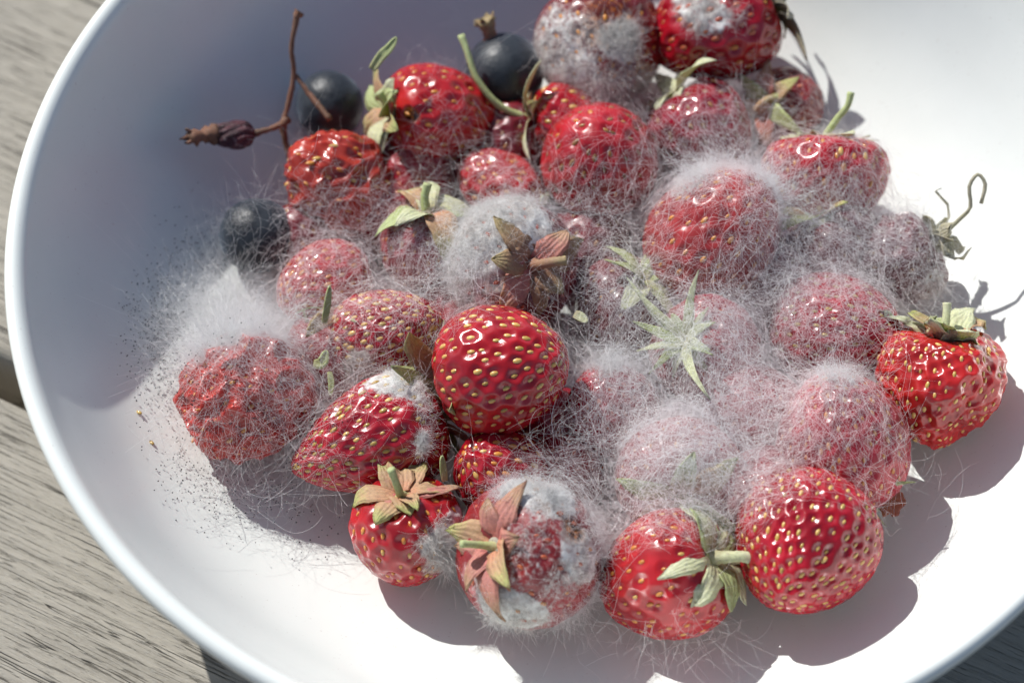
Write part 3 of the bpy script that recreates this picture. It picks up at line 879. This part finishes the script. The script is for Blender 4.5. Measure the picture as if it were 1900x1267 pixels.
# ------------------------------------------------------------------ blackcurrants
m_cur, nt, bs = new_mat('currant_skin')
fn = noise(nt, 220, 4); ff = noise(nt, 2500, 3)
c = mixc(nt, ramp(nt, fn, .3, .7), (.007, .009, .013), (.020, .026, .034))
c = mixc(nt, math_(nt, 'MULTIPLY', ramp(nt, ff, .62, .75), .25), c, (.20, .22, .26))
nt.links.new(c, bs.inputs['Base Color'])
bs.inputs['Roughness'].default_value = .5
bs.inputs['Sheen Weight'].default_value = .3
bs.inputs['Sheen Tint'].default_value = (.5, .6, .75, 1)
hh = math_(nt, 'ADD', math_(nt, 'MULTIPLY', ff, .12), math_(nt, 'MULTIPLY', noise(nt, 260, 3, .6), 1.0))
nt.links.new(bump(nt, hh, .0007, .6), bs.inputs['Normal'])
rr = node(nt, 'ShaderNodeMapRange'); nt.links.new(fn, rr.inputs[0]); rr.inputs[1].default_value = .3; rr.inputs[2].default_value = .7; rr.inputs[3].default_value = .36; rr.inputs[4].default_value = .6
nt.links.new(rr.outputs[0], bs.inputs['Roughness'])


def currant(label, px, py, d, axis, zoff, seed, tail=True, wrinkle=.02, fuzzy=()):
    g = np.random.default_rng(seed)
    k = cm_per_px(at(px, py, 2))
    r = d * k / 2
    C = centre_on_bowl(px, py, r, zoff)
    R = frame(cb(axis), g.uniform(0, 6))
    n = ICM_V
    P = n * r * (1 + wrinkle * Wobble(2.5, 12, seed)(n) - wrinkle * .8 * np.exp(-((np.arctan2(n[:, 1], n[:, 0]) - .4) / .25) ** 2))[:, None]
    root = link('blackcurrant', None)
    root.matrix_world = Matrix(R.tolist()).to_4x4(); root.location = Vector(C * S)
    tag(root, label, 'blackcurrant', 'blackcurrants among the strawberries')
    link('skin', mesh_data('skin', P, ICM_F), m_cur, root)
    HEIGHT_PTS.append(P @ R.T + C)
    if tail:
        t = np.array([0, 0, r * .97])
        base = link('dried_flower', tube_mesh('dried_flower', spline([t - [0, 0, .06], t + [0, .02, .2], t + [.02, .05, .42]], 10), [.2, .13, .16, .22], 12, rough=.14, seed=seed), LEAF['brown'], root)
        for i in range(6):
            a = i * 1.05 + .3
            o_ = np.array([math.cos(a), math.sin(a), 0])
            T = np.linspace(0, 1, 6)
            mid = t + np.array([.02, .05, .36]) + o_ * .12 + np.outer(T, o_ * .16 * g.uniform(.2, 1.2) + [0, 0, .18 * g.uniform(.4, 1)])
            side = np.cross(o_, [0, 0, 1])
            G = np.stack([mid + side * u * .08 * np.sqrt(1 - T * .9)[:, None] for u in (-1, 0, 1)], 1)
            link('petal', sheet_mesh('petal', G, .025, T), LEAF['brown'], base)
    for q, f in enumerate(fuzzy):
        dd, rad, nn, ln, th, mat, opt = f
        aa = np.arccos(np.clip(n @ (R.T @ unit(cb(dd))), -1, 1))
        wg = smooth(rad * 1.1, rad * .6, aa)
        idx = g.choice(len(P), size=max(300, nn), p=wg / wg.sum())
        fuzz('mould_fuzz', root, P[idx], n[idx], nn, ln, th, mat, opt.get('spread', .8), .6, 6, seed + q)
    return root


currant('plump blackcurrant with a brown dried flower end standing up', 934, 138, 146, (-.25, .75, .25), .55, 201, wrinkle=.03)
currant('smooth blackcurrant half hidden behind the dried currant sprig', 612, 196, 128, (.5, -.5, -.4), .0, 202, tail=False)
currant('blackcurrant covered in sparse white threads beside the wrinkled strawberry', 478, 438, 142, (-.6, -.2, -.6), .05, 203, tail=False, wrinkle=.03,
        fuzzy=[((0, -.1, 1), 1.6, 130, .45, .0014, HAIR, dict(spread=1.4)), ((-.4, .3, .8), .40, 260, .06, .0012, HAIR_G, dict(spread=1.2)), ((-.5, .8, .2), .9, 60, .4, .0009, HAIR, {})])

# ------------------------------------------------------------------ dried sprig
sprig = link('currant_sprig', None)
tag(sprig, 'dry forked brown currant sprig with a shrivelled berry at its end', 'sprig')
b0 = at(526, 228, 2.5)
sprig.location = Vector(b0 * S)
rel = lambda *P: [at(*p) - b0 for p in P]
STEM = leaf_material('sprig_bark', (.16, .08, .05), (.22, .10, .06), (.14, .07, .04))
link('stem', tube_mesh('stem', spline(rel((552, 26, 4.1), (541, 85, 3.7), (545, 140, 3.2), (536, 190, 2.8), (526, 228, 2.5), (529, 262, 2.2), (541, 296, 1.9)), 40), [.07, .048, .05, .058, .052, .075, .06, .09], 10, rough=.13, seed=3), STEM, sprig)
link('knob', tube_mesh('knob', spline(rel((549, 34, 4.06), (553, 27, 4.1), (556, 22, 4.13)), 6), [.06, .11, .10], 10, rough=.2, seed=5), STEM, sprig)
link('branch', tube_mesh('branch', spline(rel((546, 138, 3.2), (566, 164, 3.05), (586, 190, 2.95), (612, 222, 2.9)), 20), [.045, .05, .06, .06], 9, rough=.13, seed=4), STEM, sprig)
link('node', tube_mesh('node', spline(rel((532, 222, 2.52), (520, 232, 2.6), (498, 241, 2.7), (470, 248, 2.75)), 12), [.10, .07, .055, .08], 9, rough=.14, seed=6), STEM, sprig)
m_shr, nt, bs = new_mat('shrivelled_skin')
f1 = noise(nt, 260, 4); f2 = noise(nt, 900, 5, .7)
c = mixc(nt, ramp(nt, f1, .35, .65), (.03, .008, .014), (.10, .018, .030))
c = mixc(nt, math_(nt, 'MULTIPLY', ramp(nt, f2, .55, .68), .7), c, (.42, .36, .36))
nt.links.new(c, bs.inputs['Base Color']); bs.inputs['Roughness'].default_value = .5
nt.links.new(bump(nt, f2, .0006), bs.inputs['Normal'])
sc_ = at(436, 251, 2.75); kk = cm_per_px(sc_)
Rb = frame(cb((-1, .02, 0)), .5)
n = ICM_V
az = np.arctan2(n[:, 1], n[:, 0])
rid = .13 * np.abs(np.sin(az * 3.5 + 2 * np.sin(n[:, 2] * 2) + Wobble(3, 8, 4)(n) * .8)) + .06 * Wobble(6, 16, 9)(n)
P = n * np.array([28, 28, 50]) * kk * (1 - .15 + rid - .25 * np.abs(n[:, 2]) ** 3)[:, None]
shr = link('shrivelled_berry', mesh_data('shrivelled_berry', P @ Rb.T, ICM_F), m_shr, sprig)
shr.location = Vector((sc_ - b0) * S)
tb = lambda *Q: [at(*q) - sc_ for q in Q]
fl = link('dried_flower', tube_mesh('dried_flower', spline(tb((402, 250, 2.8), (380, 252, 2.9), (356, 254, 3.0), (346, 254, 3.05)), 12), [.20, .16, .14, .06], 9, rough=.22, seed=8), STEM, shr)
for i, (e1, e2) in enumerate([((350, 243, 3.1), (344, 240, 3.2)), ((345, 256, 3.05), (333, 259, 3.1)), ((352, 264, 3.0), (342, 266, 3.0))]):
    link('petal', tube_mesh('petal', spline(tb((372, 252, 2.92), e1, e2), 8), [.08, .045, .015], 7, rough=.2, seed=i), STEM, fl)

# ------------------------------------------------------------------ loose bits
def blade(label, pts, w, kind, name='leaf_scrap', category='leaf'):
    P = spline([at(*p) for p in pts], 12)
    T = np.linspace(0, 1, 12)
    o_ = P[0].copy()
    side = unit(np.cross(unit(np.gradient(P, axis=0)), -VIEW_F + np.array([.3, .2, .4])))
    pw = np.sqrt(np.clip(1 - ((T - .4) / .6) ** 2, .01, 1))
    G = np.stack([P - o_ + side * (u * w * pw)[:, None] + (-VIEW_F) * (abs(u) * w * .35) for u in (-1, -.5, 0, .5, 1)], 1)
    o = link(name, sheet_mesh(name, G, .025, T), LEAF[kind])
    o.location = Vector(o_ * S)
    return tag(o, label, category, 'loose green scraps in the heap')


blade('thin upright green leaf blade among threads left of the golden-seeded strawberry', [(602, 600, 2.9), (608, 565, 3.2), (612, 530, 3.5)], .07, 'green')
blade('curled green leaf scrap in the web beside the collapsed strawberry', [(582, 675, 2.7), (598, 672, 2.8), (606, 650, 2.9)], .11, 'green')
blade('narrow green leaf strip pointing down above the white-capped strawberry', [(612, 690, 2.9), (615, 712, 2.9), (613, 735, 2.8)], .06, 'green')
blade('bright green leaf tip poking up from the torn strawberry', [(690, 130, 4.1), (708, 104, 4.3), (722, 90, 4.4), (736, 70, 4.5)], .10, 'green')
blade('small green leaf tip beside the tan calyx stalk', [(826, 892, 2.7), (823, 870, 2.9), (820, 845, 3.1)], .07, 'green')
blade('tiny pale sepal tip by the brown star calyx', [(1066, 582, 3.1), (1078, 588, 3.1), (1090, 598, 3.1)], .10, 'pale')
blade('limp pale leaf strip crossing the hollow by the fuzz-haloed strawberry', [(1500, 432, 3.0), (1525, 415, 3.1), (1555, 405, 3.1)], .08, 'pale')
for px, py in ((258, 765), (281, 821)):
    p = at(px, py, 1.7); r = math.hypot(p[0], p[1]); p = at(px, py, bowl_z(r) + .03)
    o = link('loose_seed', SEED_ME['olive'])
    o.location = Vector(p * S); o.scale = (.085,) * 3; o.rotation_euler = (1.3, .3, rng.uniform(0, 3))
    tag(o, 'loose tan strawberry seed stuck to the bare bowl wall', 'seed', 'loose seeds on the bowl wall')

m_juice, nt, bs = new_mat('juice')
bs.inputs['Base Color'].default_value = (.75, .16, .05, 1)
bs.inputs['Roughness'].default_value = .08
bs.inputs['Alpha'].default_value = .55


def puddle(label, px, py, w, h, seed):
    g = np.random.default_rng(seed)
    n, m = 40, 5
    a = np.linspace(0, 6.2832, n, endpoint=False)
    rad = 1 + .18 * np.sin(a * 2 + g.uniform(0, 6)) + .12 * np.sin(a * 5 + g.uniform(0, 6)) + .06 * np.sin(a * 9)
    V = []
    for k in range(1, m + 1):
        for i in range(n):
            q = at(px + math.cos(a[i]) * rad[i] * w * k / m, py + math.sin(a[i]) * rad[i] * h * k / m, 1.3)
            V.append([q[0], q[1], bowl_z(math.hypot(q[0], q[1])) + .006 + .02 * (1 - (k / m) ** 2)])
    V = np.array(V)
    o_ = V.mean(0)
    F = [[k * n + i, k * n + (i + 1) % n, (k + 1) * n + (i + 1) % n, (k + 1) * n + i] for k in range(m - 1) for i in range(n)] + [list(range(n))[::-1]]
    o = link('juice_puddle', mesh_data('juice_puddle', V - o_, F), m_juice)
    o.location = Vector(o_ * S)
    tag(o, label, 'juice')


puddle('thin orange-red juice puddle seeping from the knobbly strawberry onto the bowl', 1748, 812, 34, 16, 1)
puddle('orange-red juice stain on the bowl below the pink-veiled strawberry', 1655, 930, 20, 34, 2)

# ------------------------------------------------------------------ the mould web, draped over the heap
GN, X0, X1 = 380, -9.5, 9.5
step = (X1 - X0) / (GN - 1)
xs = np.linspace(X0, X1, GN)
GXX, GYY = np.meshgrid(xs, xs, indexing='ij')
Hm = bowl_z(np.hypot(GXX, GYY))
for WP in HEIGHT_PTS:
    i = np.round((WP[:, 0] - X0) / step).astype(int); j = np.round((WP[:, 1] - X0) / step).astype(int)
    ok = (i >= 0) & (i < GN) & (j >= 0) & (j < GN)
    np.maximum.at(Hm, (i[ok], j[ok]), WP[ok, 2])


def blur(a):
    p = np.pad(a, 1, mode='edge')
    return (p[:-2, 1:-1] + p[2:, 1:-1] + p[1:-1, :-2] + p[1:-1, 2:] + p[1:-1, 1:-1]) / 5


Cm = Hm.copy()
Hc = Hm.reshape(GN // 4, 4, GN // 4, 4).max((1, 3))
Cc = Hc.copy()
for it in range(90):
    Cc = np.maximum(blur(Cc), Hc)
for it in range(2):
    Cc = blur(Cc)
ci = np.clip((np.arange(GN) - 1.5) / 4, 0, GN // 4 - 1.001)
c0 = ci.astype(int); cf = ci - c0
Cu = Cc[c0] * (1 - cf)[:, None] + Cc[c0 + 1] * cf[:, None]
Cu = Cu[:, c0] * (1 - cf)[None] + Cu[:, c0 + 1] * cf[None]
Cm = np.maximum(Cu - .06, Hm)
for it in range(4):
    Cm = blur(Cm)


def samp(A, x, y):
    u = np.clip((x - X0) / step, 0, GN - 1.001); v = np.clip((y - X0) / step, 0, GN - 1.001)
    i, j = u.astype(int), v.astype(int); a, b = u - i, v - j
    return A[i, j] * (1 - a) * (1 - b) + A[i + 1, j] * a * (1 - b) + A[i, j + 1] * (1 - a) * b + A[i + 1, j + 1] * a * b


GAUSS = np.array([(1290, 790, 140, 85, 1.8), (1450, 660, 110, 120, .75), (1400, 540, 120, 60, .75), (1560, 420, 90, 80, .8), (1360, 325, 120, 35, .5), (1330, 440, 110, 90, .25),
                  (1530, 340, 90, 50, .35), (1300, 250, 90, 60, .4), (1120, 340, 80, 60, .4), (1130, 470, 60, 80, .5), (1120, 620, 70, 70, .5), (1230, 890, 120, 70, 1.0),
                  (1240, 630, 90, 80, .55), (940, 395, 80, 35, .5), (845, 510, 45, 60, .6), (760, 470, 70, 60, .55), (620, 410, 80, 45, .6), (600, 520, 80, 50, .5), (700, 590, 100, 60, .35),
                  (440, 570, 80, 48, 1.6), (450, 740, 110, 100, .4), (560, 690, 60, 80, .5), (650, 880, 120, 50, .12), (720, 800, 90, 70, .10), (820, 250, 90, 70, .22),
                  (920, 340, 90, 45, .3), (1560, 800, 110, 110, .32), (1530, 600, 110, 80, .3), (1650, 480, 70, 80, .45), (1250, 1195, 150, 35, .08), (1110, 1010, 40, 100, .25), (480, 440, 60, 60, .06),
                  (1440, 200, 60, 50, .22), (1000, 880, 90, 45, .18), (1370, 930, 60, 40, .8), (920, 640, 110, 110, .004), (1480, 1000, 110, 110, .001), (1230, 1060, 100, 90, .03), (1720, 720, 80, 70, .03), (1290, 140, 80, 40, .08)])


# fruits that the threads leave almost bare
CLEAN = [(928, 690, 115, 125, .97), (1493, 1011, 130, 140, .99), (1740, 710, 110, 120, .9), (1240, 1070, 120, 110, .85), (755, 990, 100, 110, .95), (680, 830, 130, 90, .8), (800, 200, 100, 70, .55),
         (625, 310, 90, 50, .6), (935, 140, 70, 70, 1), (1530, 295, 110, 50, .6), (1330, 440, 105, 95, .75), (1110, 280, 95, 85, .7), (1550, 610, 105, 75, .6), (1570, 840, 95, 100, .5), (480, 440, 80, 80, .8), (700, 630, 105, 65, .5), (600, 530, 70, 50, .4), (1270, 900, 60, 40, .2), (1060, 200, 70, 40, .8), (990, 1030, 130, 140, .8), (440, 740, 90, 90, .4)]


def density(x, y):
    P = np.stack([x, y, samp(Cm, x, y)], -1)
    px, py = to_px(P)
    d = np.zeros(len(x))
    for a, b, sx, sy, w in GAUSS:
        d += w * np.exp(-.5 * ((px - a) / sx) ** 2 - .5 * ((py - b) / sy) ** 2)
    for a, b, sx, sy, w in CLEAN:
        d *= 1 - w * np.exp(-(((px - a) / sx) ** 2 + ((py - b) / sy) ** 2) ** 2)
    return np.minimum(d, 1.9)


def strands(K, n, lmean, thick, fpow, curve, seed, zoff=.03, dpow=1.0):
    g = np.random.default_rng(seed)
    X = np.empty(0); Y = np.empty(0)
    while len(X) < K:
        x = g.uniform(-8.8, 8.8, 40000); y = g.uniform(-8.8, 8.8, 40000)
        ok = (np.hypot(x, y) < 9.1) & (g.uniform(0, 1.9, 40000) ** (1 / dpow) < density(x, y))
        X = np.concatenate([X, x[ok]]); Y = np.concatenate([Y, y[ok]])
    X, Y = X[:K], Y[:K]
    L = lmean * np.minimum(np.exp(g.normal(size=K) * .5), 1.7)
    th = g.uniform(0, 6.283, K)
    kap = g.normal(size=K) * curve; kap2 = g.normal(size=K) * curve * 1.5
    t = np.linspace(0, 1, n)
    A = th[:, None] + kap[:, None] * (t - .5) + kap2[:, None] * np.sin(t * 4 + th[:, None]) * .4
    A = A + g.normal(size=A.shape) * .07
    ds = (L / (n - 1))[:, None]
    PX = X[:, None] + np.cumsum(np.cos(A) * ds, 1) - .5 * (np.cos(A) * ds).sum(1, keepdims=True)
    PY = Y[:, None] + np.cumsum(np.sin(A) * ds, 1) - .5 * (np.sin(A) * ds).sum(1, keepdims=True)
    h_ = samp(Hm, PX.ravel(), PY.ravel()).reshape(K, n); c_ = samp(Cm, PX.ravel(), PY.ravel()).reshape(K, n)
    f0 = g.uniform(0, 1, K) ** fpow; f1 = np.clip(f0 + g.normal(size=K) * .25, 0, 1)
    f = f0[:, None] + (f1 - f0)[:, None] * t
    Z = h_ + (c_ - h_) * f + g.exponential(zoff, K)[:, None] + .008 + np.abs(g.normal(size=(K, 1))) * .05 * np.sin(t * 3.14)[None]
    for _ in range(2):
        Z[:, 1:-1] = .25 * Z[:, :-2] + .5 * Z[:, 1:-1] + .25 * Z[:, 2:]
    Z = np.maximum(Z, h_ * .5 + Z * .5)
    P = np.stack([PX, PY, Z], -1)
    Rr = (thick * np.exp(g.normal(size=K) * .35))[:, None] * np.ones(n)[None]
    Rr[:, -1] *= .5
    dmin = np.minimum(density(PX[:, 0], PY[:, 0]), density(PX[:, -1], PY[:, -1]))
    keep = (dmin > .05) | (g.uniform(size=K) < .04)
    return P[keep], Rr[keep]


webs = [strands(12500, 12, 1.0, .00105, .45, .55, 1), strands(6500, 12, .6, .001, .6, 1.3, 2), strands(900, 14, 1.4, .0016, .35, .35, 3)]
for q, (P, Rr) in enumerate(webs):
    nm, lb = [('mould_web', 'pale cobweb of fine mould threads draped over the heaped strawberries'),
              ('mould_tangle', 'short tangled mould threads filling the hollows between the strawberries'),
              ('mould_strand', 'long straight thicker mould strands spanning from berry to berry')][q]
    o = link(nm, hair_data(nm, P, Rr), HAIR)
    tag(o, lb, 'mould', kind='stuff')

# a soft tuft of mould standing on the bowl above the collapsed berry
g = np.random.default_rng(77)
tp = []
while len(tp) < 2500:
    q = at(g.normal(440, 55), g.normal(572, 38), 1.5)
    rr_ = math.hypot(q[0], q[1])
    if rr_ < 8.9: tp.append([q[0], q[1], bowl_z(rr_)])
tp = np.array(tp)
nt_ = unit(np.stack([-tp[:, 0] * .04, -tp[:, 1] * .04, np.ones(len(tp))], -1))
tuft = link('mould_tuft', None)
tuft.location = Vector(tp.mean(0) * S)
fuzz('mould_fuzz', tuft, tp - tp.mean(0), nt_, 3000, .42, .0012, HAIR, 1.0, .9, 7, 5)
tag(tuft, 'soft white mould tuft on the bowl between the collapsed berry and the currant', 'mould', kind='stuff')

# spore heads: pale glinting beads through the web, dark ones over the bare bowl wall
m_bead, nt, bs = new_mat('spore_bead'); bs.inputs['Base Color'].default_value = (.75, .75, .76, 1); bs.inputs['Roughness'].default_value = .15
m_spore, nt, bs = new_mat('spore_dark'); bs.inputs['Base Color'].default_value = (.02, .022, .026, 1); bs.inputs['Roughness'].default_value = .4
P, Rr = webs[0]
pick = rng.choice(len(P), 2600, replace=False)
beads = P[pick, -1] + np.array([0, 0, .03])
o = link('spore_beads', dots_mesh('spore_beads', beads, rng.uniform(.004, .009, len(beads))), m_bead)
tag(o, 'tiny pale glinting spore heads sprinkled through the mould web', 'spores', kind='stuff')
pts = []; roots = []
for (cx, cy, sx, sy, n) in [(300, 610, 42, 60, 520), (330, 700, 45, 45, 260), (360, 500, 50, 60, 160), (480, 890, 90, 45, 520), (400, 830, 60, 40, 200), (560, 950, 80, 40, 60), (420, 640, 60, 60, 200)]:
    for _ in range(n):
        px, py = rng.normal(cx, sx), rng.normal(cy, sy)
        p = at(px, py, 1.6); r = math.hypot(p[0], p[1]); 
        if r > 9.3: continue
        q = at(px, py, bowl_z(r))
        zz = samp(Hm, q[:1], q[1:2])[0]
        base = np.array([q[0], q[1], zz])
        tip = base + np.array([rng.normal() * .08, rng.normal() * .08, .04 + rng.exponential(.12)])
        pts.append(tip); roots.append(base)
pts = np.array(pts); roots = np.array(roots)
o = link('spore_dots', dots_mesh('spore_dots', pts, rng.uniform(.012, .020, len(pts))), m_spore)
tag(o, 'tiny black spore heads peppering the bowl wall around the collapsed strawberry', 'spores', kind='stuff')
st = np.stack([roots, (roots + pts) / 2 + rng.normal(size=pts.shape) * .01, pts], 1)
o = link('spore_stalks', hair_data('spore_stalks', st, np.full(st.shape[:2], .0006)), HAIR_G)
tag(o, 'hair-thin stalks carrying black spore heads on the bowl wall', 'spores', kind='stuff')
